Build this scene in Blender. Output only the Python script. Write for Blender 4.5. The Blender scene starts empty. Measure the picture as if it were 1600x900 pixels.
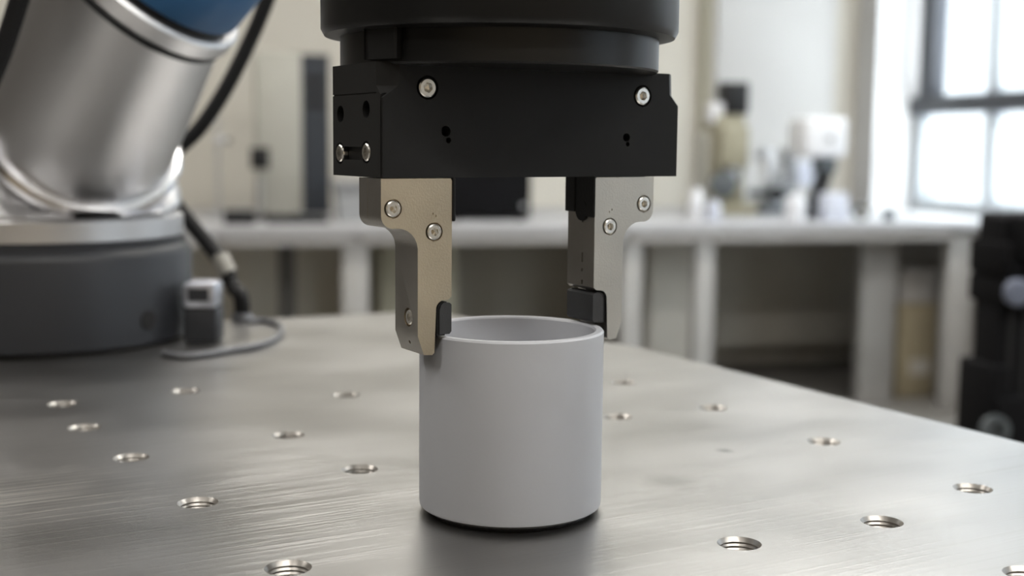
import bpy, bmesh, math, random
from math import radians as R_, sin, cos, pi, sqrt
from mathutils import Vector as V, Matrix, Euler
random.seed(4)
SC = bpy.context.scene
COL = SC.collection

# ------------------------------------------------------------------ camera
FPX, CAM_Z, ROLL = 1960.0, 1.1187, R_(0.55)
PITCH = math.atan(225.0 / FPX)
CAM = V((0, 0, CAM_Z))
FW = V((0, cos(PITCH), -sin(PITCH)))
U0, R0 = V((0, sin(PITCH), cos(PITCH))), V((1, 0, 0))
RT = R0 * cos(ROLL) + U0 * sin(ROLL)
UP = U0 * cos(ROLL) - R0 * sin(ROLL)
cd = bpy.data.cameras.new('camera')
cam = bpy.data.objects.new('camera', cd); COL.objects.link(cam)
cd.sensor_width = 36.0
cd.lens = 36.0 * FPX / 1600.0
cd.clip_start, cd.clip_end = 0.02, 200
cd.dof.use_dof = True
cd.dof.focus_distance = 0.385
cd.dof.aperture_fstop = 9.0
cam.matrix_world = Matrix(((RT.x, UP.x, -FW.x, CAM.x), (RT.y, UP.y, -FW.y, CAM.y), (RT.z, UP.z, -FW.z, CAM.z), (0, 0, 0, 1)))
SC.camera = cam

# ------------------------------------------------------------------ sky, exposure
SC.view_settings.view_transform = 'Standard'
SC.view_settings.look = 'None'
SC.view_settings.gamma = 1.0
SC.view_settings.exposure = 0.2
SKY = 12.0
w = bpy.data.worlds.new('overcast_sky'); SC.world = w; w.use_nodes = True
bg = w.node_tree.nodes['Background']
bg.inputs['Color'].default_value = (0.90, 0.95, 1.0, 1)
bg.inputs['Strength'].default_value = SKY
LAMP_W = 26.0            # each added ceiling lamp
SC.cycles.max_bounces = 10
SC.cycles.diffuse_bounces = 5
SC.cycles.caustics_reflective = False
SC.cycles.caustics_refractive = False
SC.cycles.sample_clamp_indirect = 6.0
SC.cycles.use_denoising = True

# ------------------------------------------------------------------ helpers
def ray(px, py):
    return FW + RT * ((px - 800) / FPX) - UP * ((py - 450) / FPX)
def on_z(px, py, z):
    d = ray(px, py); return CAM + d * ((z - CAM.z) / d.z)
def at(px, py, depth):
    return CAM + ray(px, py) * depth
LYAW = R_(13.0)          # the lab's walls and benches are turned 13 degrees
LA, LB = V((cos(LYAW), sin(LYAW), 0)), V((-sin(LYAW), cos(LYAW), 0))
def lab(a, b, z=0.0):
    return LA * a + LB * b + V((0, 0, z))
def lab_at(px, py, b):   # lab coordinates (a, z) of a sight line at lab depth b
    d = ray(px, py); t = b / d.dot(LB); p = CAM + d * t
    return p.dot(LA), p.z

MATS = {}
def mat(name, col, rough=0.5, metal=0.0, noise=0.0, nscale=8.0, bump=0.0, bscale=60.0, stretch=(1, 1, 1), emit=0.0, rvar=0.0, spec=None):
    m = bpy.data.materials.new(name); m.use_nodes = True
    nt = m.node_tree; b = nt.nodes['Principled BSDF']
    b.inputs['Base Color'].default_value = (*col, 1)
    b.inputs['Roughness'].default_value = rough
    b.inputs['Metallic'].default_value = metal
    if spec is not None: b.inputs['Specular IOR Level'].default_value = spec
    tc = nt.nodes.new('ShaderNodeTexCoord'); mp = nt.nodes.new('ShaderNodeMapping')
    mp.inputs['Scale'].default_value = stretch
    nt.links.new(tc.outputs['Object'], mp.inputs['Vector'])
    if noise or rvar:
        n = nt.nodes.new('ShaderNodeTexNoise'); n.inputs['Scale'].default_value = nscale; n.inputs['Detail'].default_value = 5
        nt.links.new(mp.outputs['Vector'], n.inputs['Vector'])
        if noise:
            r = nt.nodes.new('ShaderNodeMapRange')
            r.inputs['From Min'].default_value = .3; r.inputs['From Max'].default_value = .7
            r.inputs['To Min'].default_value = 1 - noise; r.inputs['To Max'].default_value = 1 + noise * .5
            nt.links.new(n.outputs['Fac'], r.inputs['Value'])
            mx = nt.nodes.new('ShaderNodeVectorMath'); mx.operation = 'SCALE'
            mx.inputs[0].default_value = col
            nt.links.new(r.outputs['Result'], mx.inputs['Scale'])
            nt.links.new(mx.outputs['Vector'], b.inputs['Base Color'])
        if rvar:
            r2 = nt.nodes.new('ShaderNodeMapRange')
            r2.inputs['From Min'].default_value = .3; r2.inputs['From Max'].default_value = .7
            r2.inputs['To Min'].default_value = rough - rvar; r2.inputs['To Max'].default_value = rough + rvar
            nt.links.new(n.outputs['Fac'], r2.inputs['Value'])
            nt.links.new(r2.outputs['Result'], b.inputs['Roughness'])
    if bump:
        n2 = nt.nodes.new('ShaderNodeTexNoise'); n2.inputs['Scale'].default_value = bscale; n2.inputs['Detail'].default_value = 4
        nt.links.new(mp.outputs['Vector'], n2.inputs['Vector'])
        bp = nt.nodes.new('ShaderNodeBump'); bp.inputs['Strength'].default_value = bump; bp.inputs['Distance'].default_value = 0.001
        nt.links.new(n2.outputs['Fac'], bp.inputs['Height'])
        nt.links.new(bp.outputs['Normal'], b.inputs['Normal'])
    if emit:
        b.inputs['Emission Color'].default_value = (*col, 1); b.inputs['Emission Strength'].default_value = emit
    MATS[name] = m
    return m

def glass_mat():
    m = bpy.data.materials.new('window_glass'); m.use_nodes = True
    nt = m.node_tree; nt.nodes.clear()
    o = nt.nodes.new('ShaderNodeOutputMaterial'); t = nt.nodes.new('ShaderNodeBsdfTransparent'); g = nt.nodes.new('ShaderNodeBsdfGlossy')
    t.inputs['Color'].default_value = (.95, .97, .97, 1); g.inputs['Roughness'].default_value = .02
    mxf = .05
    mx = nt.nodes.new('ShaderNodeMixShader')
    mx.inputs[0].default_value = mxf; nt.links.new(t.outputs[0], mx.inputs[1]); nt.links.new(g.outputs[0], mx.inputs[2])
    nt.links.new(mx.outputs[0], o.inputs['Surface'])
    return m

M = dict(
    wall=mat('wall_paint', (.55, .525, .465), .75, noise=.04, nscale=1.2),
    wall_pale=mat('shade_lift_pale', (.80, .76, .67), .6, noise=.04),
    wall_brown=mat('wall_dark_reflected', (.09, .08, .068), .75, noise=.05, nscale=1.2),  # unseen left wall, darkened so the finger sides reflect dark
    wall_warm=mat('wall_warm_reflected', (.52, .44, .33), .75, noise=.05, nscale=1.2),  # unseen front wall, tan chosen for its reflection in the fingers
    wall_white=mat('wall_white_paint', (.47, .465, .455), .7, noise=.03, nscale=1.5),
    jamb=mat('jamb_white_paint', (.86, .87, .88), .6, noise=.02),
    ceil=mat('ceiling_paint', (.78, .77, .74), .8, noise=.03),
    floor=mat('floor_vinyl', (.20, .192, .178), .5, noise=.15, nscale=3),
    bench=mat('bench_laminate', (.40, .40, .412), .42, noise=.03),
    bench_side=mat('bench_edge', (.46, .45, .44), .5, noise=.03),
    leg_white=mat('bench_leg_paint', (.36, .355, .345), .45, noise=.03),
    leg_dark=mat('bench_leg_dark', (.12, .12, .115), .5, noise=.05),
    olive=mat('olive_panel', (.46, .445, .35), .6, noise=.05),
    greyp=mat('grey_panel', (.60, .58, .53), .6, noise=.06),
    pc_side=mat('beige_sheet_metal', (.36, .355, .315), .5, noise=.03),
    pc_front=mat('dark_blue_front', (.022, .028, .038), .35, noise=.1),
    black=mat('black_plastic', (.009, .009, .010), .5, noise=.1, spec=.3),
    matt_black=mat('matt_black_sheet', (.006, .006, .007), .8, noise=.1, spec=.1),
    black_soft=mat('black_rubber', (.007, .007, .007), .6, noise=.1, spec=.25, bump=.1, bscale=900),
    anod=mat('black_anodised', (.011, .011, .011), .5, noise=.12, nscale=60, bump=.05, bscale=2500, spec=.22),
    anod2=mat('black_anodised_gloss', (.008, .008, .008), .34, noise=.1, nscale=30, spec=.3),
    steel=mat('nickel_steel', (.50, .475, .43), .36, 1.0, noise=.06, nscale=70, bump=.08, bscale=1500, rvar=.05),
    steel_dim_side=mat('dim_reflection_steel', (.30, .285, .26), .38, 1.0, noise=.1, nscale=60, bump=.08, bscale=1500),
    steel_tan=mat('tan_steel', (.50, .43, .325), .36, 1.0, noise=.12, nscale=45, bump=.08, bscale=1500, rvar=.05),  # warmer tan tone, used on one finger only
    bolt=mat('zinc_bolt', (.72, .70, .66), .26, 1.0, noise=.1, nscale=300),
    thread=mat('thread_steel', (.42, .40, .375), .34, 1.0, noise=.1, nscale=300),
    knob=mat('blue_grey_knob', (.15, .17, .23), .45, .3, noise=.05),
    pad=mat('grey_rubber', (.030, .031, .033), .6, noise=.08, nscale=200, bump=.1, bscale=2000),
    dark=mat('recess_shade', (.006, .006, .006), .8),  # near-black stands in for shade in gaps and holes
    cup=mat('grey_plastic', (.53, .545, .585), .38, noise=.03, nscale=40, bump=.03, bscale=900),
    arm=mat('silver_arm', (.56, .56, .57), .40, 1.0, noise=.04, nscale=6),
    arm_ring=mat('silver_ring', (.74, .74, .76), .18, 1.0, noise=.03),
    base=mat('dark_grey_base', (.029, .031, .036), .42, noise=.06, nscale=20, spec=.35),
    blue=mat('blue_cap', (.045, .17, .38), .42, noise=.04),
    cable=mat('black_cable', (.008, .008, .009), .55, noise=.1, spec=.25),
    tie=mat('grey_tie', (.45, .44, .40), .6, noise=.05),
    hose=mat('grey_hose', (.15, .155, .17), .35, noise=.08),
    conn=mat('silver_connector', (.50, .52, .58), .32, .8, noise=.06),
    frame_dark=mat('window_frame_dark', (.045, .048, .058), .5, noise=.05),
    frame_pale=mat('window_frame_grey', (.36, .38, .40), .5, noise=.05),
    beige=mat('beige_machine', (.29, .27, .195), .5, noise=.05),
    white=mat('white_plastic', (.74, .75, .78), .4, noise=.02),
    grey=mat('grey_plastic_dull', (.32, .33, .34), .45, noise=.05),
    slate=mat('slate_metal', (.10, .115, .125), .4, .3, noise=.1),
    metal=mat('bare_metal', (.55, .56, .58), .35, .9, noise=.08),
    card=mat('cardboard', (.40, .345, .235), .8, noise=.08, nscale=5),
    paleblue=mat('pale_blue_plastic', (.58, .61, .70), .4, noise=.03),
    facade=mat('pale_render', (.125, .127, .132), .8, noise=.04, nscale=.6),
    facade_win=mat('facade_glass', (.055, .06, .068), .35, noise=.05),
    lamp=mat('lamp_diffuser', (1, .96, .90), .6, emit=3.0),
    lamp_body=mat('lamp_body', (.7, .7, .7), .5),
    glass=glass_mat(),
)

TY = R_(29.4)                                    # the table is turned against the camera
KE1, KE2 = V((cos(TY), sin(TY), 0)), V((sin(TY), -cos(TY), 0))
K0, K1 = V((-.027, .922, 1.0)), -KE1 * .45 + KE2 * .5
def plate_material():
    m = bpy.data.materials.new('milled_aluminium'); m.use_nodes = True
    nt = m.node_tree; b = nt.nodes['Principled BSDF']; N = nt.nodes.new; Lk = nt.links.new
    b.inputs['Metallic'].default_value = 1.0
    tc = N('ShaderNodeTexCoord')
    def noise(scale, stretch, detail=4, rot=0.0):
        mp = N('ShaderNodeMapping'); mp.inputs['Scale'].default_value = stretch; mp.inputs['Rotation'].default_value = (0, 0, rot)
        n = N('ShaderNodeTexNoise'); n.inputs['Scale'].default_value = scale; n.inputs['Detail'].default_value = detail
        Lk(tc.outputs['Object'], mp.inputs['Vector']); Lk(mp.outputs['Vector'], n.inputs['Vector'])
        return n.outputs['Fac']
    def rng(v, a, c, d, e):
        r = N('ShaderNodeMapRange'); r.inputs['From Min'].default_value = a; r.inputs['From Max'].default_value = c
        r.inputs['To Min'].default_value = d; r.inputs['To Max'].default_value = e; Lk(v, r.inputs['Value']); return r.outputs['Result']
    blotch = noise(11, (1, 1.6, 1), 2)
    fine = noise(40, (1, 26, 1), 6, .12)
    scr = noise(9, (1.2, 60, 1), 3, 0.0)
    col = N('ShaderNodeMix'); col.data_type = 'RGBA'
    col.inputs['A'].default_value = (.35, .345, .335, 1); col.inputs['B'].default_value = (.44, .436, .428, 1)
    Lk(rng(blotch, .35, .65, 0, 1), col.inputs['Factor'])
    # stains: a smudge and a small dent mark; a faint darker spot by the cup; the paler scratched patch
    nz = noise(90, (1, 1, 1), 3)
    def spot(px, py, r0, r1, strength):
        q = on_z(px, py, 1.0) - (V((K0.x, K0.y, 0)) + K1)
        d = N('ShaderNodeVectorMath'); d.operation = 'DISTANCE'; Lk(tc.outputs['Object'], d.inputs[0])
        d.inputs[1].default_value = (q.dot(KE1), -q.dot(KE2), 1.0)
        a = N('ShaderNodeMath'); a.operation = 'MULTIPLY_ADD'; Lk(nz, a.inputs[0]); a.inputs[1].default_value = r1; Lk(d.outputs['Value'], a.inputs[2])
        return rng(a.outputs[0], r0 + r1 * .5, r1 + r1 * .5, strength, 0)
    cur = col.outputs['Result']
    for px, py, r0, r1, st, c_ in ((1050, 752, .003, .012, .55, (.22, .215, .205, 1)), (1133, 704, .001, .0045, .8, (.12, .115, .11, 1)), (650, 795, .004, .016, .25, (.25, .245, .235, 1))):
        mx = N('ShaderNodeMix'); mx.data_type = 'RGBA'; Lk(spot(px, py, r0, r1, st), mx.inputs['Factor']); Lk(cur, mx.inputs['A']); mx.inputs['B'].default_value = c_
        cur = mx.outputs['Result']
    pale = N('ShaderNodeMath'); pale.operation = 'MULTIPLY'
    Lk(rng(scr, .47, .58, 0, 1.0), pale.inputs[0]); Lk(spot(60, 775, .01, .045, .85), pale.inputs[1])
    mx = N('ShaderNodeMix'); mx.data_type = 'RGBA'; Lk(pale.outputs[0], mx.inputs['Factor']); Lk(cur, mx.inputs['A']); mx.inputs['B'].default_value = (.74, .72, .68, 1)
    Lk(mx.outputs['Result'], b.inputs['Base Color'])
    ad = N('ShaderNodeMath'); ad.operation = 'ADD'
    Lk(rng(blotch, .25, .75, .28, .34), ad.inputs[0]); Lk(rng(scr, .55, .75, 0, .06), ad.inputs[1])
    Lk(ad.outputs[0], b.inputs['Roughness'])
    hs = N('ShaderNodeMath'); hs.operation = 'ADD'
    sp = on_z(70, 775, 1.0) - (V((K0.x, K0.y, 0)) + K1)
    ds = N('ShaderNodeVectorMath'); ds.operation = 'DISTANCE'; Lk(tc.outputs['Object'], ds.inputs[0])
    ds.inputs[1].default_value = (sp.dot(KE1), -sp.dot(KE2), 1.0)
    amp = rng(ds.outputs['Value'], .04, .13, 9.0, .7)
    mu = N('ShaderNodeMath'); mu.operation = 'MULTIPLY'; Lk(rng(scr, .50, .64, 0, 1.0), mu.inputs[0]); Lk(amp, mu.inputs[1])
    Lk(fine, hs.inputs[0]); Lk(mu.outputs[0], hs.inputs[1])
    bp = N('ShaderNodeBump'); bp.inputs['Strength'].default_value = .11; bp.inputs['Distance'].default_value = .0003
    Lk(hs.outputs[0], bp.inputs['Height']); Lk(bp.outputs['Normal'], b.inputs['Normal'])
    return m
M['plate'] = plate_material()

def new_mesh_obj(name, bm, m, parent=None, sharp=32, bevel=0.0, segs=2, recalc=True):
    if bevel:
        ed = [e for e in bm.edges if len(e.link_faces) == 2 and e.calc_face_angle(0) > R_(28)]
        bmesh.ops.bevel(bm, geom=ed, offset=bevel, segments=segs, affect='EDGES', profile=.5, clamp_overlap=True)
    if recalc: bmesh.ops.recalc_face_normals(bm, faces=bm.faces)
    me = bpy.data.meshes.new(name); bm.to_mesh(me); bm.free()
    me.polygons.foreach_set('use_smooth', [True] * len(me.polygons))
    me.set_sharp_from_angle(angle=R_(sharp))
    o = bpy.data.objects.new(name, me); COL.objects.link(o)
    if m: me.materials.append(m)
    if parent: o.parent = parent
    return o
def thing(name, label, cat, loc=(0, 0, 0), rotz=0.0, group=None):
    o = bpy.data.objects.new(name, None); COL.objects.link(o); o.empty_display_size = .02
    o.location = loc; o.rotation_euler = (0, 0, rotz)
    return tag(o, label, cat, group)
def tag(o, label, cat, group=None):
    o['label'] = label; o['category'] = cat
    if group: o['group'] = group
    return o
def struct(o):
    o['kind'] = 'structure'; return o

def bbox(bm, lo, hi, mx=None):
    r = bmesh.ops.create_cube(bm, size=1.0)
    c = [(lo[i] + hi[i]) / 2 for i in range(3)]; s = [hi[i] - lo[i] for i in range(3)]
    for v in r['verts']:
        p = V((c[0] + v.co.x * s[0], c[1] + v.co.y * s[1], c[2] + v.co.z * s[2]))
        v.co = mx @ p if mx else p
def box(name, lo, hi, m, parent=None, bevel=0.0, segs=2):
    bm = bmesh.new(); bbox(bm, lo, hi); return new_mesh_obj(name, bm, m, parent, bevel=bevel, segs=segs)
def lathe_bm(prof, n=48, mx=None, caps=True, bm=None, shape=None):
    bm = bm or bmesh.new(); rings = []
    for k, (r, z) in enumerate(prof):
        ring = []
        for i in range(n):
            t = 2 * pi * i / n; rr = r * (shape(k, t) if shape else 1)
            p = V((rr * cos(t), rr * sin(t), z)); ring.append(bm.verts.new(mx @ p if mx else p))
        rings.append(ring)
    for a, b in zip(rings, rings[1:]):
        for i in range(n): bm.faces.new((a[i], a[(i + 1) % n], b[(i + 1) % n], b[i]))
    if caps:
        bm.faces.new(rings[0][::-1]); bm.faces.new(rings[-1])
    return bm
def lathe(name, prof, m, parent=None, n=48, mx=None, caps=True, sharp=32):
    return new_mesh_obj(name, lathe_bm(prof, n, mx, caps), m, parent, sharp=sharp)
def prism_bm(poly, y0, y1, bm=None):      # poly in (x, z), extruded along y
    bm = bm or bmesh.new()
    a = [bm.verts.new((x, y0, z)) for x, z in poly]; b = [bm.verts.new((x, y1, z)) for x, z in poly]
    bm.faces.new(a); bm.faces.new(b[::-1]); n = len(poly)
    for i in range(n): bm.faces.new((a[i], b[i], b[(i + 1) % n], a[(i + 1) % n]))
    return bm
def loft_bm(loops, bm=None, caps=True):
    bm = bm or bmesh.new(); rings = [[bm.verts.new(p) for p in l] for l in loops]; n = len(rings[0])
    for a, b in zip(rings, rings[1:]):
        for i in range(n): bm.faces.new((a[i], a[(i + 1) % n], b[(i + 1) % n], b[i]))
    if caps: bm.faces.new(rings[0][::-1]); bm.faces.new(rings[-1])
    return bm
def spline(pts, per=8):
    pts = [V(p) for p in pts]; P = [pts[0] * 2 - pts[1]] + pts + [pts[-1] * 2 - pts[-2]]; out = []
    for i in range(1, len(P) - 2):
        for k in range(per):
            t = k / per; a, b, c, d = P[i - 1], P[i], P[i + 1], P[i + 2]
            out.append(.5 * ((2 * b) + (c - a) * t + (2 * a - 5 * b + 4 * c - d) * t * t + (-a + 3 * b - 3 * c + d) * t ** 3))
    out.append(pts[-1]); return out
def tube_bm(pts, r, n=12, bm=None):
    loops = []; up = V((.13, .21, .97)).normalized()
    for i, p in enumerate(pts):
        t = (pts[min(i + 1, len(pts) - 1)] - pts[max(i - 1, 0)]).normalized()
        s = t.cross(up).normalized(); q = s.cross(t).normalized(); up = q
        loops.append([p + (s * cos(2 * pi * k / n) + q * sin(2 * pi * k / n)) * r for k in range(n)])
    return loft_bm(loops, bm)
def cut(o, bm_cut):
    me = bpy.data.meshes.new('cut'); bmesh.ops.recalc_face_normals(bm_cut, faces=bm_cut.faces); bm_cut.to_mesh(me); bm_cut.free()
    c = bpy.data.objects.new('cut', me); COL.objects.link(c)
    par = o.parent; o.parent = None; ml, mr = o.location.copy(), o.rotation_euler.copy()
    o.location = (0, 0, 0); o.rotation_euler = (0, 0, 0)
    md = o.modifiers.new('cut', 'BOOLEAN'); md.operation = 'DIFFERENCE'; md.object = c; md.solver = 'EXACT'; md.use_self = True
    bpy.context.view_layer.update()
    nm = bpy.data.meshes.new_from_object(o.evaluated_get(bpy.context.evaluated_depsgraph_get()))
    o.modifiers.clear(); o.data = nm; o.parent = par; o.location = ml; o.rotation_euler = mr
    nm.set_sharp_from_angle(angle=R_(32))
    bpy.data.objects.remove(c, do_unlink=True)
def axis_mx(loc, z):                     # matrix that turns local +Z to z and moves to loc
    return Matrix.Translation(loc) @ V((0, 0, 1)).rotation_difference(V(z)).to_matrix().to_4x4()

# ------------------------------------------------------------------ room
B_BACK, A_R, A_L, B_F, CEIL = 6.0, 3.20, -3.4, -3.2, 3.3
B_J, A_OUT = 5.786, 3.47                     # window jamb and outer wall face
def lab_struct(name, lo, hi, m):
    o = box(name, lo, hi, m); o.rotation_euler = (0, 0, LYAW); return struct(o)
lab_struct('floor', (A_L, B_F, -.1), (A_OUT, B_BACK, 0), M['floor'])
lab_struct('ceiling', (A_L - .2, B_F - .2, CEIL), (A_OUT, B_BACK + .2, CEIL + .12), M['ceil'])
lab_struct('wall_back', (A_L - .2, B_BACK, -.1), (A_OUT, B_BACK + .2, CEIL), M['wall'])
lab_struct('wall_left', (A_L - .2, B_F, -.1), (A_L, B_BACK, CEIL), M['wall_brown'])
lab_struct('wall_front', (A_L - .2, B_F - .2, -.1), (A_OUT, B_F, CEIL), M['wall_warm'])
# right wall: one window in view, two unseen ones added for light
WINS = [(B_J - 2.0, B_J), (.70, 2.90), (-2.15, -.10)]
SILL, HEAD = .80, 3.0
bm = bmesh.new()
bbox(bm, (A_R, B_F, -.1), (A_OUT, B_BACK, SILL - .02)); bbox(bm, (A_R, B_F, HEAD), (A_OUT, B_BACK, CEIL))
edges = [B_F] + [x for wv in sorted(WINS) for x in wv] + [B_BACK]
for i in range(0, len(edges), 2): bbox(bm, (A_R, edges[i], SILL - .02), (A_OUT, edges[i + 1], HEAD))
wr = new_mesh_obj('wall_right', bm, M['wall_white']); wr.rotation_euler = (0, 0, LYAW); struct(wr)
def window(idx, b0, b1):
    f0, f1 = A_OUT - .07, A_OUT - .01
    root = box('window_%d' % idx, (A_R - .02, b0, SILL - .02), (A_OUT, b1, SILL), M['jamb'])     # the sill board
    root.rotation_euler = (0, 0, LYAW); struct(root)
    # white lining of the jamb that faces the room
    box('jamb_lining', (A_R - .004, b1 - .006, SILL), (f0, b1, HEAD), M['jamb'], root)
    box('jamb_lining', (A_R - .004, b0, SILL), (f0, b0 + .006, HEAD), M['jamb'], root)
    tz = 1.327
    nb = 3; step = (b1 - b0) / nb
    box('head_rail', (f0, b0, HEAD - .09), (f1, b1, HEAD), M['frame_dark'], root)
    box('bottom_rail', (f0, b0, SILL), (f1, b1, SILL + .07), M['frame_pale'], root)
    box('transom', (f0 - .02, b0, tz - .045), (f1, b1, tz + .045), M['frame_dark'], root, bevel=.006)
    box('side_stile', (f0 - .02, b1 - .20, tz), (f1, b1 - .08, HEAD), M['frame_dark'], root, bevel=.006)
    box('side_stile', (f0, b1 - .09, SILL), (f1, b1 - .006, tz), M['frame_pale'], root, bevel=.006)
    box('side_stile', (f0 - .02, b0 + .02, tz), (f1, b0 + .11, HEAD), M['frame_dark'], root, bevel=.006)
    box('side_stile', (f0, b0 + .006, SILL), (f1, b0 + .09, tz), M['frame_pale'], root, bevel=.006)
    for k in range(1, nb):
        y = b1 - step * k
        box('mullion', (f0, y - .035, SILL + .07), (f1, y + .035, tz), M['frame_pale'], root, bevel=.006)
        box('mullion', (f0, y - .03, tz), (f1, y + .03, HEAD - .09), M['frame_pale'], root, bevel=.006)
    for k in range(nb):
        y = b1 - step * k
        for z0, z1 in ((SILL + .07, tz), (tz, HEAD - .09)):
            box('pane', (f1 - .035, y - step + .03, z0), (f1 - .029, y - .03, z1), M['glass'], root)
for i, (b0, b1) in enumerate(WINS): window(i + 1, b0, b1)
# pale wall panel and pipe on the back wall, pilaster behind the bench
a0, _ = lab_at(1113, 200, B_BACK); a1, _ = lab_at(1296, 200, B_BACK)
lab_struct('trim_1', (a0, B_BACK - .03, .85), (a1, B_BACK, CEIL), M['wall_white'])
a0, _ = lab_at(1098, 250, B_BACK - .05)
p = lathe('trim_3', [(.022, .82), (.022, CEIL)], M['beige'], n=16); p.location = lab(a0, B_BACK - .035); struct(p)
for nm, lo, hi in (('baseboard_back', (A_L, B_BACK - .012, 0), (A_R, B_BACK, .09)), ('baseboard_left', (A_L, B_F, 0), (A_L + .012, B_BACK, .09))):
    lab_struct(nm, lo, hi, M['greyp'])

# made-up ceiling lamps, out of the frame, added to light the room
def added_ceiling_lamp(a, b):
    col = {-1.9: 'left hand', .3: 'middle', 2.0: 'window side'}[a]
    row = {-1.2: 'nearest the front wall', 1.3: 'above the metal table', 3.8: 'in front of the long bench'}[b]
    t = thing('added_ceiling_lamp', 'added out-of-frame batten ceiling lamp, %s one of the row %s' % (col, row), 'lamp', lab(a, b, CEIL - .07), LYAW, 'added ceiling lamps in rows')
    box('housing', (-.75, -.08, .03), (.75, .08, .07), M['lamp_body'], t, bevel=.004)
    lathe('fluorescent_tube', [(.019, -.72), (.019, .72)], M['lamp'], t, n=14, mx=Matrix.Rotation(pi / 2, 4, 'Y'))
    ld = bpy.data.lights.new('added_lamp_light', 'AREA'); ld.shape = 'RECTANGLE'; ld.size = 1.44; ld.size_y = .12; ld.energy = LAMP_W; ld.color = (1, .96, .90)
    lo = bpy.data.objects.new('added_lamp_light', ld); COL.objects.link(lo); lo.parent = t; lo.location = (0, 0, -.025)
for a in (-1.9, .3, 2.0):
    for b in (-1.2, 1.3, 3.8): added_ceiling_lamp(a, b)

# building across the street
t = thing('building', 'pale rendered building seen bright and hazy through the window', 'building', lab(13.0, 8.0, -6), LYAW)
box('wall', (0, -22, 0), (6, 34, 15.2), M['facade'], t)
box('cornice', (-.35, -22.2, 14.4), (0, 34, 14.8), M['facade'], t)
for zr in range(4):
    for k in range(14):
        y = -20 + 3.7 * k; z = 1.6 + zr * 3.4
        wf = box('window', (-.06, y, z), (.02, y + 1.35, z + 2.1), M['facade_win'], t)
        box('glazing_bar', (-.10, y + .62, z), (-.06, y + .73, z + 2.1), M['facade'], wf)

# ------------------------------------------------------------------ lab bench along the back wall
BF, BZ = 4.70, .81
bt = thing('lab_bench', 'long pale grey laboratory bench along the back wall', 'bench', lab(0, BF, 0), LYAW)
aL, aR = -2.9, A_R - .03
box('worktop', (aL, 0, .775), (aR, B_BACK - BF - .005, BZ), M['bench'], bt, bevel=.004)
SEG = [aL, lab_at(345, 370, BF)[0], lab_at(560, 370, BF)[0], lab_at(985, 360, BF)[0], lab_at(1500, 360, BF)[0] - .02]
SEG[-1] = min(SEG[-1], aR)
for x0, x1 in zip(SEG, SEG[1:]): box('apron', (x0 + .004, .02, .735), (x1 - .004, .045, .775), M['bench_side'], bt, bevel=.003)
def leg(px0, px1, b, m, top=.775):
    x0, x1 = lab_at(px0, 450, b)[0], lab_at(px1, 450, b)[0]
    x1 = min(x1, aR)
    box('leg', (x0, b - BF, 0), (x1, b - BF + .06, top - .0), m, bt, bevel=.004)
leg(436, 461, BF + .55, M['leg_dark']); leg(535, 576, BF + .045, M['leg_white'])
leg(972, 1003, BF + .045, M['leg_white']); leg(1087, 1116, BF + .045, M['leg_white'])
leg(1347, 1401, 4.96, M['leg_white']); leg(1482, 1519, BF + .045, M['leg_white']); leg(150, 185, BF + .045, M['leg_white'])
x0, x1 = lab_at(1118, 450, 5.8)[0], lab_at(1344, 450, 5.8)[0]
box('added_back_panel', (x0, 5.80 - BF, .12), (x1, 5.82 - BF, .72), M['greyp'], bt)  # added panel, paled to lighten the shaded wall behind it
for pa, pb in ((60, 288), (292, 436), (462, 584)):
    x0, x1 = lab_at(pa, 450, 5.75)[0], lab_at(pb, 450, 5.75)[0]
    box('added_back_panel', (x0, 5.75 - BF, .06), (x1, 5.77 - BF, .74), M['wall_pale'], bt)  # added pale panels, lighten the shade under the bench
x0, x1 = lab_at(585, 450, 5.4)[0], lab_at(700, 450, 5.4)[0]
box('cupboard', (x0, 5.2 - BF, .0), (x1, 5.6 - BF, .72), M['olive'], bt, bevel=.004)
x0, x1 = lab_at(1003, 450, 5.3)[0], lab_at(1088, 450, 5.3)[0]
box('cupboard', (x0, 5.2 - BF, .0), (x1, 5.6 - BF, .74), M['greyp'], bt, bevel=.004)
# boxes under the bench
def lab_thing(name, label, cat, px, b, z, rot=0.0):
    return thing(name, label, cat, lab(lab_at(px, 400, b)[0], b, z), LYAW + rot)
PXM = lambda px, b: px * (b / .95) / FPX     # pixels to metres at lab depth b (roughly)
t = lab_thing('cardboard_box', 'brown cardboard box on the floor under the right end of the bench', 'box', 1442, 5.04, 0)
box('carton', (-.10, 0, 0), (.085, .20, .42), M['card'], t, bevel=.003)
box('flap', (-.10, -.002, .42), (.085, .095, .424), M['card'], t); box('flap', (-.10, .105, .42), (.085, .202, .424), M['card'], t)
box('label_strip', (-.04, -.003, .10), (.06, 0, .17), M['greyp'], t)
t = lab_thing('storage_crate', 'pale grey crate stacked on the brown cardboard box under the bench', 'crate', 1442, 5.04, .424)
box('shell', (-.095, .01, 0), (.080, .19, .14), M['bench_side'], t, bevel=.008)
box('rim', (-.10, .004, .13), (.085, .196, .15), M['bench_side'], t, bevel=.004)

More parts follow.
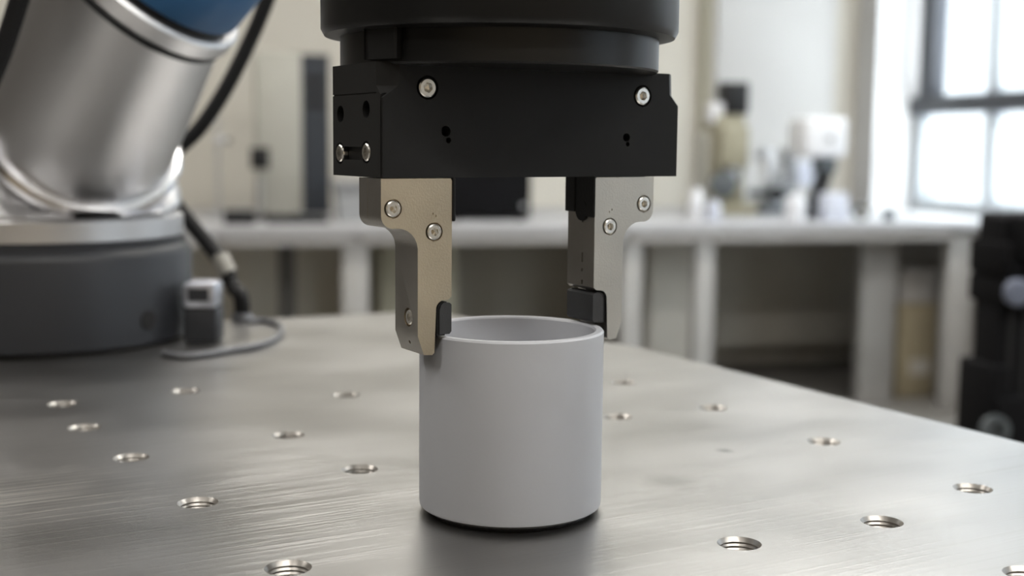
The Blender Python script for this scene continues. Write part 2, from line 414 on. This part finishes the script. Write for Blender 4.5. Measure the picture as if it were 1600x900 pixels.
# ------------------------------------------------------------------ things on the bench, far and blurred
def on_bench(name, label, cat, px, b, rot=0.0): return lab_thing(name, label, cat, px, b, BZ, rot)
def zh(py, px, b): return lab_at(px, py, b)[1] - BZ      # height above the bench of an image row
b = 5.15
t = on_bench('instrument_cabinet', 'tall beige instrument cabinet with a dark front on the bench', 'cabinet', 474, b)
h = zh(82, 474, b)
wl = PXM(66, b)
box('housing', (-wl, 0, .02), (0, .30, h), M['pc_side'], t, bevel=.008)
bm = prism_bm([(0, .02), (PXM(40, b), .02), (PXM(40, b), h - .005), (0, h - .005)], .02, .28)
fp = new_mesh_obj('front_panel', bm, M['pc_front'], t, bevel=.006)
for k in range(3): box('drive_slot', (PXM(6, b), .016, h - .12 - k * .05), (PXM(34, b), .02, h - .09 - k * .05), M['black'], fp)
for sx in (-wl + .02, -.03):
    for sy in (.03, .24): box('foot', (sx, sy, 0), (sx + .025, sy + .025, .02), M['black'], t)
b = 5.04
t = on_bench('webcam_stand', 'small black camera on a thin stand beside the beige cabinet', 'camera', 408, b)
lathe('stand_base', [(.045, 0), (.047, .006), (.03, .014), (.008, .016)], M['black'], t, n=24)
lathe('pole', [(.006, .014), (.006, .17)], M['metal'], t, n=12)
c = box('camera_body', (-.036, -.02, zh(264, 408, b)), (.036, .035, zh(230, 408, b)), M['black'], t, bevel=.006)
lathe('lens', [(.018, 0), (.018, .015), (.013, .018)], M['anod2'], c, n=20, mx=axis_mx((0, -.02, zh(247, 408, b)), (0, -1, 0)))
t = on_bench('retort_stand', 'thin grey rod stand on the bench left of the small black camera', 'stand', 343, 5.2)
box('stand_base', (-.06, -.05, 0), (.06, .07, .012), M['grey'], t, bevel=.003)
lathe('rod', [(.006, .012), (.006, .40)], M['metal'], t, n=12)
cl = box('clamp', (-.012, -.04, .30), (.03, .012, .325), M['metal'], t, bevel=.003)
lathe('clamp_knob', [(.010, 0), (.010, .02)], M['black'], cl, n=14, mx=axis_mx((.03, -.012, .312), (1, 0, 0)))
t = on_bench('control_box', 'low black box on the bench under the small black camera', 'box', 374, 4.78)
box('case', (-.055, 0, .004), (.06, .12, .05), M['black'], t, bevel=.005)
for k in range(3): lathe('button', [(.007, 0), (.007, .004), (.005, .006)], M['grey'], t, n=12, mx=Matrix.Translation((-.03 + k * .03, .05, .05)))
for sx in (-.045, .045): box('foot', (sx - .006, .02, 0), (sx + .006, .1, .004), M['black'], t)
t = on_bench('keyboard', 'flat dark keyboard on the bench below the tall beige cabinet', 'keyboard', 470, 4.82)
kb = box('case', (-.125, 0, 0), (.105, .12, .022), M['black'], t, bevel=.004)
for r_ in range(4):
    for c_ in range(10): box('key', (-.12 + c_ * .022, .012 + r_ * .026, .022), (-.102 + c_ * .022, .032 + r_ * .026, .028), M['pc_front'], kb)
t = on_bench('plastic_bin', 'pale grey plastic bin on the bench left of the gripper fingers', 'bin', 568, 4.84)
hh = zh(283, 568, 4.84)
bm = loft_bm([[V((sx * s, .12 + sy * s * .8, z)) for sx, sy in ((-1, -1), (1, -1), (1, 1), (-1, 1))] for s, z in ((.085, 0), (.105, hh), (.095, hh), (.078, .01))])
new_mesh_obj('tub', bm, M['grey'], t)
bm = bmesh.new()
for lo, hi in (((-.112, .02, hh - .012), (.112, .036, hh)), ((-.112, .204, hh - .012), (.112, .22, hh)), ((-.112, .02, hh - .012), (-.098, .22, hh)), ((.098, .02, hh - .012), (.112, .22, hh))): bbox(bm, lo, hi)
new_mesh_obj('rim', bm, M['bench'], t)
b = 4.95
t = on_bench('computer_case', 'black desktop computer case on the bench behind the gripper', 'computer', 765, b)
hw = PXM(64, b)
cs = box('case', (-hw, 0, .012), (hw, .34, zh(205, 765, b)), M['matt_black'], t, bevel=.006)
box('drive_bay', (-hw + .04, -.004, .20), (hw - .06, 0, .235), M['anod'], t); box('power_button', (hw - .04, -.005, .05), (hw - .02, 0, .07), M['grey'], t)
for sx in (-hw + .02, hw - .05):
    for sy in (.02, .28): box('foot', (sx, sy, 0), (sx + .03, sy + .03, .012), M['matt_black'], t)

b = 5.25
t = on_bench('bench_press', 'beige column machine with a black motor block on top on the bench', 'machine', 1142, b)
box('machine_base', (-PXM(44, b), -.05, 0), (PXM(36, b), .26, .05), M['beige'], t, bevel=.01)
col = box('column', (-PXM(24, b), .05, .05), (PXM(28, b), .20, zh(178, 1142, b)), M['beige'], t, bevel=.012)
box('back_column', (-PXM(36, b), .10, .05), (-PXM(22, b), .22, zh(205, 1110, b)), M['pc_side'], t, bevel=.01)
box('head', (-PXM(22, b), -.02, zh(262, 1142, b)), (PXM(24, b), .10, zh(196, 1142, b)), M['beige'], t, bevel=.012)
mo = box('motor_block', (-PXM(10, b), .04, zh(178, 1142, b)), (PXM(30, b), .16, zh(127, 1142, b)), M['black'], t, bevel=.01)
box('motor_cap', (-PXM(30, b), .06, zh(192, 1142, b)), (-PXM(8, b), .15, zh(160, 1142, b)), M['white'], t, bevel=.01)
lathe('handwheel', [(.012, 0), (.055, .004), (.06, .014), (.05, .022), (.012, .026)], M['slate'], t, n=28, mx=axis_mx((-PXM(20, b), -.03, zh(288, 1120, b)), (-.5, -1, .1)))
lathe('chuck', [(.02, zh(285, 1142, b)), (.026, zh(262, 1142, b))], M['metal'], t, n=20)
# grey stage machine
t = on_bench('stage_microscope', 'low grey and dark metal stage machine right of the beige column', 'machine', 1214, 5.36)
box('machine_base', (-.085, 0, 0), (.125, .22, .03), M['slate'], t, bevel=.006)
box('stage', (-.08, .0, .075), (.08, .18, .11), M['slate'], t, bevel=.006)
box('stage_support', (-.04, .05, .03), (.05, .15, .075), M['metal'], t, bevel=.004)
bm = prism_bm([(-.03, .11), (.11, .11), (.13, .20), (.09, .30), (.055, .30), (.08, .20), (.0, .16)], .06, .14)
new_mesh_obj('arm', bm, M['grey'], t, bevel=.006)
lathe('eyepiece', [(.028, 0), (.028, .09), (.034, .095), (.034, .12)], M['metal'], t, n=20, mx=axis_mx((.02, .10, .20), (-.5, 0, .6)))
lathe('lens_tube', [(.02, .14), (.03, .2), (.036, .30)], M['white'], t, n=20, mx=Matrix.Translation((-.02, .10, 0)))
lathe('focus_knob', [(.03, 0), (.034, .01), (.03, .03)], M['black'], t, n=20, mx=axis_mx((-.02, .0, .09), (0, -1, 0)))
box('glass_guard', (.085, -.01, .13), (.19, -.004, .24), M['paleblue'], t, bevel=.002)
# white lamp head on a black stand
b = 5.0
b = 4.98
t = on_bench('inspection_lamp', 'white box shaped lamp head on a black jointed stand', 'lamp', 1288, b)
lathe('stand_base', [(.07, 0), (.075, .01), (.07, .025), (.03, .03)], M['black'], t, n=28, mx=Matrix.Translation((-PXM(18, b), .05, 0)))
box('post', (-PXM(14, b), .03, .02), (PXM(2, b), .08, zh(285, 1290, b)), M['slate'], t, bevel=.006)
bm = prism_bm([(-PXM(28, b), .03), (-PXM(6, b), .03), (PXM(14, b), zh(268, 1290, b)), (-PXM(6, b), zh(268, 1290, b))], .02, .075)
new_mesh_obj('lower_arm', bm, M['black'], t, bevel=.005)
box('neck', (-PXM(13, b), .02, zh(272, 1290, b)), (PXM(20, b), .09, zh(244, 1290, b)), M['slate'], t, bevel=.008)
hd = box('lamp_head', (-PXM(44, b), -.02, zh(246, 1290, b)), (PXM(30, b), .16, zh(184, 1290, b)), M['white'], t, bevel=.02, segs=3)
box('switch', (-.02, -.024, zh(222, 1290, b)), (.01, -.02, zh(212, 1290, b)), M['grey'], hd)
def jar(name, label, cat, px, b, r, h, m, lid=None):
    t = on_bench(name, label, cat, px, b)
    lathe('jar_body', [(r * .92, 0), (r, .006), (r, h * .78), (r * .7, h * .86), (r * .62, h * .9)], m, t, n=28)
    lathe('lid', [(r * .7, h * .88), (r * .72, h * .9), (r * .72, h), (r * .6, h * 1.02)], lid or m, t, n=24)
jar('white_bottle', 'white plastic bottle on the bench left of the beige column machine', 'bottle', 1086, 4.9, .032, .13, M['white'])
jar('sample_jar', 'round white jar in front of the grey stage machine', 'jar', 1240, 4.86, .045, .11, M['white'])
jar('clear_bottle', 'short pale blue bottle beside the white bottle on the bench', 'bottle', 1113, 4.85, .030, .085, M['paleblue'])
jar('small_pot', 'small slate grey pot at the foot of the bright window jamb', 'pot', 1386, 4.86, .026, .05, M['slate'])
t = on_bench('tissue_box', 'pale blue upright box at the foot of the white lamp', 'box', 1306, 4.82)
box('carton', (-.05, 0, 0), (.05, .09, .115), M['paleblue'], t, bevel=.004); box('opening', (-.03, .03, .115), (.03, .06, .117), M['white'], t)
t = on_bench('adhesive_roll', 'dark tape roll standing on the bench right of the pale blue box', 'tape', 1344, 4.86)
bm = lathe_bm([(.035, -.012), (.035, .012), (.02, .012), (.02, -.012), (.035, -.012)], 28, Matrix.Translation((0, .01, .035)) @ Matrix.Rotation(pi / 2, 4, 'X'), caps=False)
new_mesh_obj('tape_ring', bm, M['slate'], t)
lathe('core', [(.0202, -.0125), (.0202, .0125), (.016, .0125), (.016, -.0125), (.0202, -.0125)], M['card'], t, n=24, mx=Matrix.Translation((0, .01, .035)) @ Matrix.Rotation(pi / 2, 4, 'X'), caps=False)

# ------------------------------------------------------------------ black equipment stand on the right, beyond the plate
SD = 1.62
ps = at(1600, 640, SD); ps.z = 0
t = thing('equipment_stand', 'black profile stand with clamp blocks right of the metal table', 'stand', ps, R_(8))
def sx(px): return (px - 1600) * SD / FPX
def sz(py, px=1560): return at(px, py, SD).z
box('base_plate', (-.14, -.12, 0), (.16, .14, .015), M['matt_black'], t, bevel=.003)
pf = box('profile_column', (sx(1528), -.03, .015), (sx(1592), .03, sz(336)), M['matt_black'], t, bevel=.003)
for dx in (.015, .034): box('profile_groove', (sx(1528) + dx, -.0312, .02), (sx(1528) + dx + .006, -.03, sz(430)), M['dark'], pf)
hb = box('clamp_block', (sx(1541), -.055, sz(400)), (sx(1640), .05, sz(331)), M['matt_black'], t, bevel=.006)
box('name_plate', (sx(1556), -.057, sz(396)), (sx(1582), -.055, sz(362)), M['slate'], hb)
box('side_bracket', (sx(1520), -.045, sz(425)), (sx(1556), .04, sz(372)), M['matt_black'], t, bevel=.005)
sl = box('slide_block', (sx(1524), -.05, sz(470)), (sx(1640), .045, sz(425)), M['matt_black'], t, bevel=.006)
lathe('silver_knob', [(.015, 0), (.017, .003), (.017, .010), (.013, .013)], M['knob'], t, n=24, mx=axis_mx((sx(1536), -.052, sz(445)), (0, -1, 0)))
box('second_column', (sx(1592), -.02, .015), (sx(1630), .05, sz(400)), M['matt_black'], t, bevel=.003)
box('lower_bracket', (sx(1511), -.045, sz(690)), (sx(1545), .04, sz(560)), M['matt_black'], t, bevel=.006)
lb = box('lower_block', (sx(1520), -.05, sz(720)), (sx(1600), .045, sz(608)), M['matt_black'], t, bevel=.006)
lathe('guide_ring', [(.017, 0), (.019, .002), (.019, .010), (.011, .010), (.011, .001)], M['slate'], lb, n=28, mx=axis_mx((sx(1515), -.05, sz(655)), (0, -1, 0)))

# ------------------------------------------------------------------ metal table with threaded holes
TY = R_(29.4)
E1, E2 = V((cos(TY), sin(TY), 0)), V((sin(TY), -cos(TY), 0))
K = V((-.027, .922, 1.0))                        # far right corner of the plate
tt = thing('metal_table', 'large milled aluminium table plate with threaded holes', 'table', V((K.x, K.y, 0)) - E1 * .45 + E2 * .5, TY)
O = tt.location.copy()
def tl(p):                                       # world to table coordinates
    d = V(p) - O; return V((d.dot(E1), d.dot(V((-sin(TY), cos(TY), 0))), d.z))
kx, ky = tl(K).x, tl(K).y
sxp = tl(V((-.205, .822, 1))).x
TH = .018
P1, P2 = tl(on_z(668, 485.5, 1.0)), tl(on_z(1000, 543, 1.0))     # the far corner is cut off
outl = [(P1.x, P1.y), (P2.x, P2.y), (kx, ky - 1.15), (kx - 1.0, ky - 1.15), (kx - 1.0, ky + .10), (sxp, ky + .10), (sxp, ky)]
bm = bmesh.new()
a = [bm.verts.new((x, y, 1.0)) for x, y in outl]; b_ = [bm.verts.new((x, y, 1.0 - TH)) for x, y in outl]
bm.faces.new(a); bm.faces.new(b_[::-1])
nn = len(outl)
for i in range(nn): bm.faces.new((a[i], b_[i], b_[(i + 1) % nn], a[(i + 1) % nn]))
plate = new_mesh_obj('plate', bm, M['plate'], tt, bevel=.0012, segs=1)
HOLES = [(1155, 849), (1378, 815), (1520, 763), (309, 785), (450, 887), (562, 733), (1287, 690), (1113, 637), (973, 597), (965, 651),
         (450, 680), (205, 715), (132, 668), (98, 631), (290, 611), (540, 617)]
hp = [tl(on_z(x, y, 1.0)) for x, y in HOLES]
hp += [V((hp[2].x, hp[2].y - .077, 1)), V((hp[1].x, hp[1].y - .055, 1))]
RH, RC = .0061, .0067
bm = bmesh.new()
for p in hp: lathe_bm([(RH + .0002, 1 - .0165), (RH + .0002, 1 - (RC - RH)), (RC, 1.0), (RC + .0003, 1.0003)], 32, Matrix.Translation((p.x, p.y, 0)), bm=bm)
cut(plate, bm)
# liner of one hole: chamfer and thread turns, shared by all the holes
bm = bmesh.new(); n = 32; pitch = .0013; prof = [(RC, 0.0), (RH, -.0007)]; z = -.0007
while z > -.0145:
    prof += [(RH - .00045, z - pitch * .45), (RH - .00045, z - pitch * .55), (RH, z - pitch)]; z -= pitch
lathe_bm(prof, n, bm=bm, caps=False)
bmesh.ops.reverse_faces(bm, faces=bm.faces)
liner = new_mesh_obj('threaded_hole', bm, M['thread'], tt, recalc=False, sharp=14)
liner.location = hp[0]
for p in hp[1:]:
    o = liner.copy(); COL.objects.link(o); o.location = p
for x, y in ((kx - .06, ky - .24), (kx - .06, ky - 1.11), (kx - .96, ky - 1.11), (kx - .96, ky - .24)):
    box('leg', (x - .03, y - .03, 0), (x + .03, y + .03, 1 - TH - .05), M['leg_dark'], tt, bevel=.003)
bm = bmesh.new()
for lo, hi in (((kx - .99, ky - .27, .932), (kx - .03, ky - .21, .982)), ((kx - .99, ky - 1.14, .932), (kx - .01, ky - 1.08, .982)),
               ((kx - .99, ky - 1.08, .932), (kx - .93, ky - .27, .982)), ((kx - .09, ky - 1.08, .932), (kx - .03, ky - .27, .982))): bbox(bm, lo, hi)
new_mesh_obj('under_frame', bm, M['leg_dark'], tt)

# ------------------------------------------------------------------ grey cup
CUP = V((0, .4016, 1.0)); RO, RI, HC = .0298, .0268, .0596
t = thing('plastic_cup', 'matte grey plastic cup held by the gripper on the metal table', 'cup', CUP)
lathe('shell', [(RO - .0016, .0014), (RO - .0002, .0024), (RO, .0034), (RO, HC - .0006), (RO - .0005, HC), (RI + .0005, HC), (RI, HC - .0006), (RI, .004), (RI - .001, .003), (.0005, .003)], M['cup'], t, n=96)
lathe('foot_shadow_ring', [(RO - .0032, 0), (RO - .0028, .0016)], M['dark'], t, n=64)  # black ring paints the shadow line under the cup

# ------------------------------------------------------------------ gripper
GY = R_(31.0)
gr = thing('robot_gripper', 'black two finger robot gripper holding the grey cup', 'gripper', V((CUP.x, CUP.y, 1.0545)), GY)
Z0 = 54.5
def mm(u, v, z): return V((u / 1000, v / 1000, (z - Z0) / 1000))
def screw_bm(Rr, h, at_, axis):
    hexr = .52
    def shp(k, t):
        if k < 4: return 1
        return cos(pi / 6) / cos(((t + .3) % (pi / 3)) - pi / 6)
    prof = [(Rr, -.0006), (Rr, h * .55), (Rr * .93, h * .85), (Rr * .80, h), (Rr * hexr, h), (Rr * hexr * .97, h * .3 - .0004), (Rr * .05, h * .3 - .0008)]
    return lathe_bm(prof, 36, axis_mx(at_, axis), shape=lambda k, t: shp(k, t))
def screw(at_, axis, Rr, h, parent): return new_mesh_obj('screw', screw_bm(Rr, h, at_, axis), M['bolt'], parent, sharp=28)
def drill(bm, at_, axis, r, depth): lathe_bm([(r, -depth), (r, .003)], 28, axis_mx(at_, axis), bm=bm)
# body: full prism below, both front corners cut away above
BL, BR, VF, VB, ZB, ZN0, ZN1, ZT = -49.6, 59.7, -8.0, 28.4, 108.4, 131.8, 135.4, 142.4
def body_loop(z, cu, cv):
    e = .25
    cu, cv = max(cu, e), max(cv, e)
    return [mm(BL, VB, z), mm(BL, VF + cv, z), mm(BL + cu, VF, z), mm(BR - cu * .72, VF, z), mm(BR, VF + cv, z), mm(BR, VB, z)]
bm = loft_bm([body_loop(ZB, 0, 0), body_loop(ZN0, 0, 0), body_loop(ZN1, 5.2, 4.0), body_loop(ZT, 5.8, 4.4)])
body = new_mesh_obj('body', bm, M['anod'], gr, bevel=.0004, segs=1)
front = V((0, -1, 0)); left = V((-1, 0, 0))
cb = bmesh.new()
for u, z in ((-34.7, 135.1), (44.7, 134.8)): drill(cb, mm(u, VF, z), front, .0036, .0022)
for u, z, r in ((-28.5, 122.3, .0016), (38.5, 121.2, .0014)): drill(cb, mm(u, VF, z), front, r, .005)
drill(cb, mm(-27.6, VF, 119.6), front, .0009, .003); drill(cb, mm(39, VF, 119), front, .0008, .003)
bbox(cb, mm(BL - 1, VF + .35, ZB - 1), mm(BL + 2.0, VF + 1.15, 133.2))            # seam beside the end plate
for v_, z in ((22.5, 127.5), (3.2, 128.6)): drill(cb, mm(BL, v_, z), left, .0026, .005)
for v_, z in ((23.1, 115.3), (3.3, 115.8)): drill(cb, mm(BL, v_, z), left, .0034, .0020)
bbox(cb, mm(BL - 1, 6.6, 113.4), mm(BL + 1.6, 19.8, 117.4))                     # slot between the screws
bbox(cb, mm(BL - 1, VF + 4, 133.1), mm(BL + .35, VB + 1, 133.5))                # line under the top plate
cut(body, cb)
for u, z in ((-34.7, 135.1), (44.7, 134.8)): screw(mm(u, VF + 2.0, z), front, .0031, .0024, body)
for v_, z in ((23.1, 115.3), (3.3, 115.8)): screw(mm(BL + 1.9, v_, z), left, .0029, .0022, body)
# flange and wrist above
FX, FV = 1.7, 12.0
fx = lambda z: Matrix.Translation(mm(FX, FV, 0) + V((0, 0, Z0 / 1000)))
lathe('adapter_flange', [(.0508, (141.6 - Z0) / 1000), (.0513, (142.2 - Z0) / 1000), (.0513, (152.2 - Z0) / 1000)], M['anod2'], gr, n=96, mx=Matrix.Translation(mm(FX, FV, Z0)))
wr_ = lathe('wrist_collar', [(.0535, (151.8 - Z0) / 1000), (.0563, (152.4 - Z0) / 1000), (.0574, (154.4 - Z0) / 1000), (.0574, (196 - Z0) / 1000), (.055, (199 - Z0) / 1000)], M['anod2'], gr, n=96, mx=Matrix.Translation(mm(FX, FV, Z0)))
lathe('wrist_tube', [(.046, (199 - Z0) / 1000), (.046, (300 - Z0) / 1000)], M['arm'], gr, n=64, mx=Matrix.Translation(mm(FX, FV, Z0)))
bm = bmesh.new(); ca = R_(-40) - pi / 2 - GY + R_(0)
bbox(bm, (.0500, -.0062, (143.6 - Z0) / 1000), (.0535, .0062, (151.8 - Z0) / 1000), Matrix.Translation(mm(FX, FV, Z0)) @ Matrix.Rotation(ca, 4, 'Z'))
new_mesh_obj('flange_tab', bm, M['anod'], gr, bevel=.0006)
# fingers
def arc(cx, cz, r, t0, t1, n=6): return [(cx + r * cos(R_(t0 + (t1 - t0) * i / n)), cz + r * sin(R_(t0 + (t1 - t0) * i / n))) for i in range(n + 1)]
OUTL = ([(-26.3, 107.4), (-26.8, 108.2), (-50.0, 108.2), (-50.0, 97.4)] + arc(-46.2, 97.2, 3.8, 180, 270) + arc(-44.6, 86.7, 6.7, 90, 5)
        + [(-37.9, 60.6), (-35.8, 54.7), (-32.9, 54.5), (-32.2, 55.2), (-31.7, 68.0)] + arc(-28.9, 68.4, 2.8, 180, 105, 5) + [(-27.4, 71.3), (-26.4, 72.2)])
FV0, FV1 = -8.0, 7.6
def finger(s):
    bm = prism_bm([(s * u / 1000, (z - Z0) / 1000) for u, z in OUTL], FV0 / 1000, FV1 / 1000)
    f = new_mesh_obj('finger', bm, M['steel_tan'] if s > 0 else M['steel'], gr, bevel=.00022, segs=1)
    f.data.materials.append(M['steel_dim_side'])        # side faces: their dim reflections are put into a darker steel colour
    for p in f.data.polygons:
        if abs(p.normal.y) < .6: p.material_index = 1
    cb = bmesh.new()
    for u, z in ((-46.1, 99.3), (-32.4, 92.1)): drill(cb, mm(s * u, FV0, z), front, .0029, .0013)
    drill(cb, mm(s * -37.9, -1.6, 65.7), V((-s, 0, 0)), .0029, .0016)
    drill(cb, mm(s * -36.9, -.6, 57.8), V((-s * .95, 0, -.34)), .0006, .0012)
    if s < 0:
        for z, hz in ((93.8, .45), (81.6, 1.6), (77.4, .55), (73.4, .7)): bbox(cb, mm(25.2, -1.5, z - hz), mm(27.2, -.7, z + hz))
    else:
        bbox(cb, mm(-50.4, -.6 + 2.0, 92.0), mm(-49.8, -.4 + 2.0, 108.6))
    for du, dz in ((0, 0), (1.0, -.7)): drill(cb, mm(s * (-33.0 + du), FV0, 97.6 + dz), front, .00035, .0003)
    cut(f, cb)
    for u, z in ((-46.1, 99.3), (-32.4, 92.1)): screw(mm(s * u, FV0 + 1.2, z), front, .00255, .0016, f)
    screw(mm(s * -36.5, -1.6, 65.7), V((-s, 0, 0)), .0025, .0013, f)
    return f
for s in (1, -1):
    f = finger(s)
    bm = prism_bm([(s * u / 1000, (z - Z0) / 1000) for u, z in [(-31.2, 60.2), (-31.2, 68.4)] + arc(-28.8, 68.4, 2.2, 180, 100, 5) + [(-27.8, 70.6), (-28.4, 60.2)]], (FV0 + .5) / 1000, (FV1 - .5) / 1000)
    new_mesh_obj('pad_backing', bm, M['black_soft'], f)
    bm = prism_bm([(s * u / 1000, (z - Z0) / 1000) for u, z in [(-30.4, 60.6), (-30.4, 68.2), (-29.8, 69.6), (-28.8, 70.3), (-27.0, 70.3), (-26.3, 69.7), (-26.3, 61.4), (-27.0, 60.6)]], (FV0 + .1) / 1000, (FV1 - .1) / 1000)
    new_mesh_obj('rubber_pad', bm, M['pad'], f, bevel=.0006, segs=2)
# black jaw carriage on the inner side of each finger
for s in (1, -1):
    bm = bmesh.new()
    lo, hi = sorted((s * -26.25 / 1000, s * -25.3 / 1000))
    for v0, v1, zb in ((-8.6, -4.4, 95.2), (2.4, 8.2, 96.6)): bbox(bm, (lo, v0 / 1000, (zb - Z0) / 1000), (hi, v1 / 1000, (108.4 - Z0) / 1000))
    lo2, hi2 = sorted((s * -26.25 / 1000, s * -25.7 / 1000))
    bbox(bm, (lo2, -4.6 / 1000, (96 - Z0) / 1000), (hi2, 2.6 / 1000, (108.4 - Z0) / 1000))
    new_mesh_obj('jaw_carriage', bm, M['black_soft'], gr, bevel=.0004, segs=1)
    lathe('carriage_pin', [(.0034, 0), (.0034, .0007)], M['black_soft'], gr, n=24, mx=axis_mx(mm(s * -26.3, -1.2, 97.2), V((s, 0, 0))))

# ------------------------------------------------------------------ robot arm on the left
RB = V((-.286, .757, 1.0))
ra = thing('industrial_robot', 'silver jointed robot arm on a dark grey round base', 'robot arm', RB)
RBS = .0885
lathe('base', [(RBS - .001, .0019), (RBS, .0029), (RBS + .001, .052), (RBS - .001, .056), (RBS - .003, .0575), (RBS - .003, .061), (RBS - .006, .062)], M['base'], ra, n=96)
lathe('gap_shade_disc', [(RBS - .003, -.0), (RBS - .003, .002)], M['dark'], ra, n=96)  # black disc, shade of the gap under the base as colour
bs = [o for o in ra.children if o.name.startswith('base')][0]
pb = on_z(243, 517, 1.0)
hd = (V((on_z(243, 545, 1.0))) - RB); hd.z = 0; hd.normalize()
lathe('screw_hole', [(.0052, 0), (.0052, .0006)], M['dark'], bs, n=20, mx=axis_mx(hd * (RBS + .0004) + V((0, 0, .0165)), hd))
lathe('collar', [(RBS - .006, .061), (RBS - .004, .0625), (RBS - .004, .0735), (RBS - .007, .0755)], M['arm'], ra, n=96)
# connector on the base's right side
cpt = at(319, 520, .745) - RB
q = V((cpt.x, cpt.y, 0))
cn = box('connector', (q.x - .011, q.y - .006, .0), (q.x + .009, q.y + .014, .022), M['base'], ra, bevel=.002)
sh = box('connector_shell', (q.x - .011, q.y - .008, .021), (q.x + .009, q.y + .014, .0365), M['conn'], cn, bevel=.003)
box('socket', (q.x - .007, q.y - .0086, .0255), (q.x + .005, q.y - .008, .033), M['base'], cn)
# shoulder housing, leaning tube, rings and blue cap
def nrm(tilt, k, px, py):        # image tilt to the right and lean towards the viewer
    l = math.asin(k)
    return (RT * (sin(R_(tilt)) * cos(l)) + UP * (cos(R_(tilt)) * cos(l)) - ray(px, py).normalized() * sin(l)).normalized()
def circle(c, nv, r, n=64):
    s = nv.cross(V((0, 1, .2))).normalized(); q_ = nv.cross(s).normalized()
    return [c + (s * cos(2 * pi * i / n) + q_ * sin(2 * pi * i / n)) * r for i in range(n)]
N1, N2 = nrm(23, .72, 127, 212), nrm(38, .40, 218, -20)
C1, C2 = at(127, 212, .735) - RB, at(214, -17, .665) - RB
R1, R2 = .0535, .0525
def mixc(t, rr): return circle(C1.lerp(C2, t), N1.lerp(N2, t).normalized(), rr)
ns = 64
base_loop = circle(V((0, 0, .0755)), V((0, 0, 1)), RBS - .007)
hsg = [base_loop]
for i in range(1, 7):
    tq = i / 6; e = tq * tq * (3 - 2 * tq)
    cc = V((0, 0, .0755)).lerp(C1 - N1 * .006, tq) + V((0, 0, .008)) * sin(pi * tq)
    hsg.append(circle(cc, V((0, 0, 1)).lerp(N1, tq).normalized(), (RBS - .007) * (1 - e) + (R1 + .003) * e))
new_mesh_obj('shoulder_housing', loft_bm(hsg), M['arm'], ra)
tb = new_mesh_obj('arm_tube', loft_bm([mixc(t_, R1 * (1 - t_) + R2 * t_) for t_ in [i / 8 for i in range(9)]]), M['arm'], ra)
def ring(name, c, nv, r, prof, m): return new_mesh_obj(name, loft_bm([circle(c + nv * dz, nv, r + dr) for dr, dz in prof]), m, ra)
ring('flange_ring', C1, N1, R1, [(.0, -.007), (.004, -.0065), (.0065, -.003), (.0065, .001), (.004, .004), (.0, .005)], M['arm_ring'])
ring('joint_gap', C2, N2, R2, [(.0, -.001), (.0015, 0), (.0015, .003), (.0, .004)], M['base'])
ring('joint_ring', C2, N2, R2, [(.001, .003), (.003, .005), (.003, .013), (.001, .0145)], M['arm'])
ring('cap_seal', C2, N2, R2, [(-.003, .013), (-.003, .018)], M['black'])
ring('blue_cap', C2, N2, R2, [(-.004, .017), (-.001, .019), (-.001, .045), (-.006, .054), (-.018, .060), (-.040, .062)], M['blue'])
# cables
def cable(name, label, pts, r, m, cat='cable'):
    o = new_mesh_obj(name, tube_bm(spline(pts, 8), r, 14), m); o.data.materials[0] = m; return tag(o, label, cat)
D = .86
cp = [at(x, y, d) for x, y, d in ((436, -60, .84), (420, -8, .84), (392, 60, .845), (352, 140, .85), (312, 200, .855), (276, 236, .86), (258, 270, .86), (270, 310, .86), (292, 342, .858), (322, 378, .855), (347, 412, .85), (364, 448, .847))]
pe = on_z(379, 500, 1.0); pe.z = 1.002; cp += [pe + V((-.001, 0, .014)), pe]
c1 = cable('robot_cable', 'thick black cable looping down beside the robot arm to the table', cp, .0052, M['cable'])
tp = at(350, 415, .849)
o = new_mesh_obj('cable_tie', tube_bm([at(344, 401, .851), tp, at(357, 428, .848)], .0062, 14), M['tie'], c1)
lathe('cable_gland', [(.0072, 0), (.0072, .003), (.006, .005)], M['hose'], c1, n=24, mx=Matrix.Translation((pe.x, pe.y, 1.0)))
hpnt = [(384, 506), (412, 505), (434, 511), (440, 521), (428, 535), (398, 546), (362, 552), (322, 559), (285, 562), (255, 557)]
hz = [on_z(x, y, 1.0) + V((0, 0, .0019)) for x, y in hpnt]
cable('air_hose', 'thin grey hose lying in a curve on the table beside the robot base', hz, .0019, M['hose'], 'hose')
cable('arm_cable', 'black cable crossing the top left corner beside the silver arm', [at(x, y, d) for x, y, d in ((62, -90, .60), (38, -25, .60), (18, 38, .605), (-4, 100, .61), (-40, 180, .62))], .0048, M['cable'])
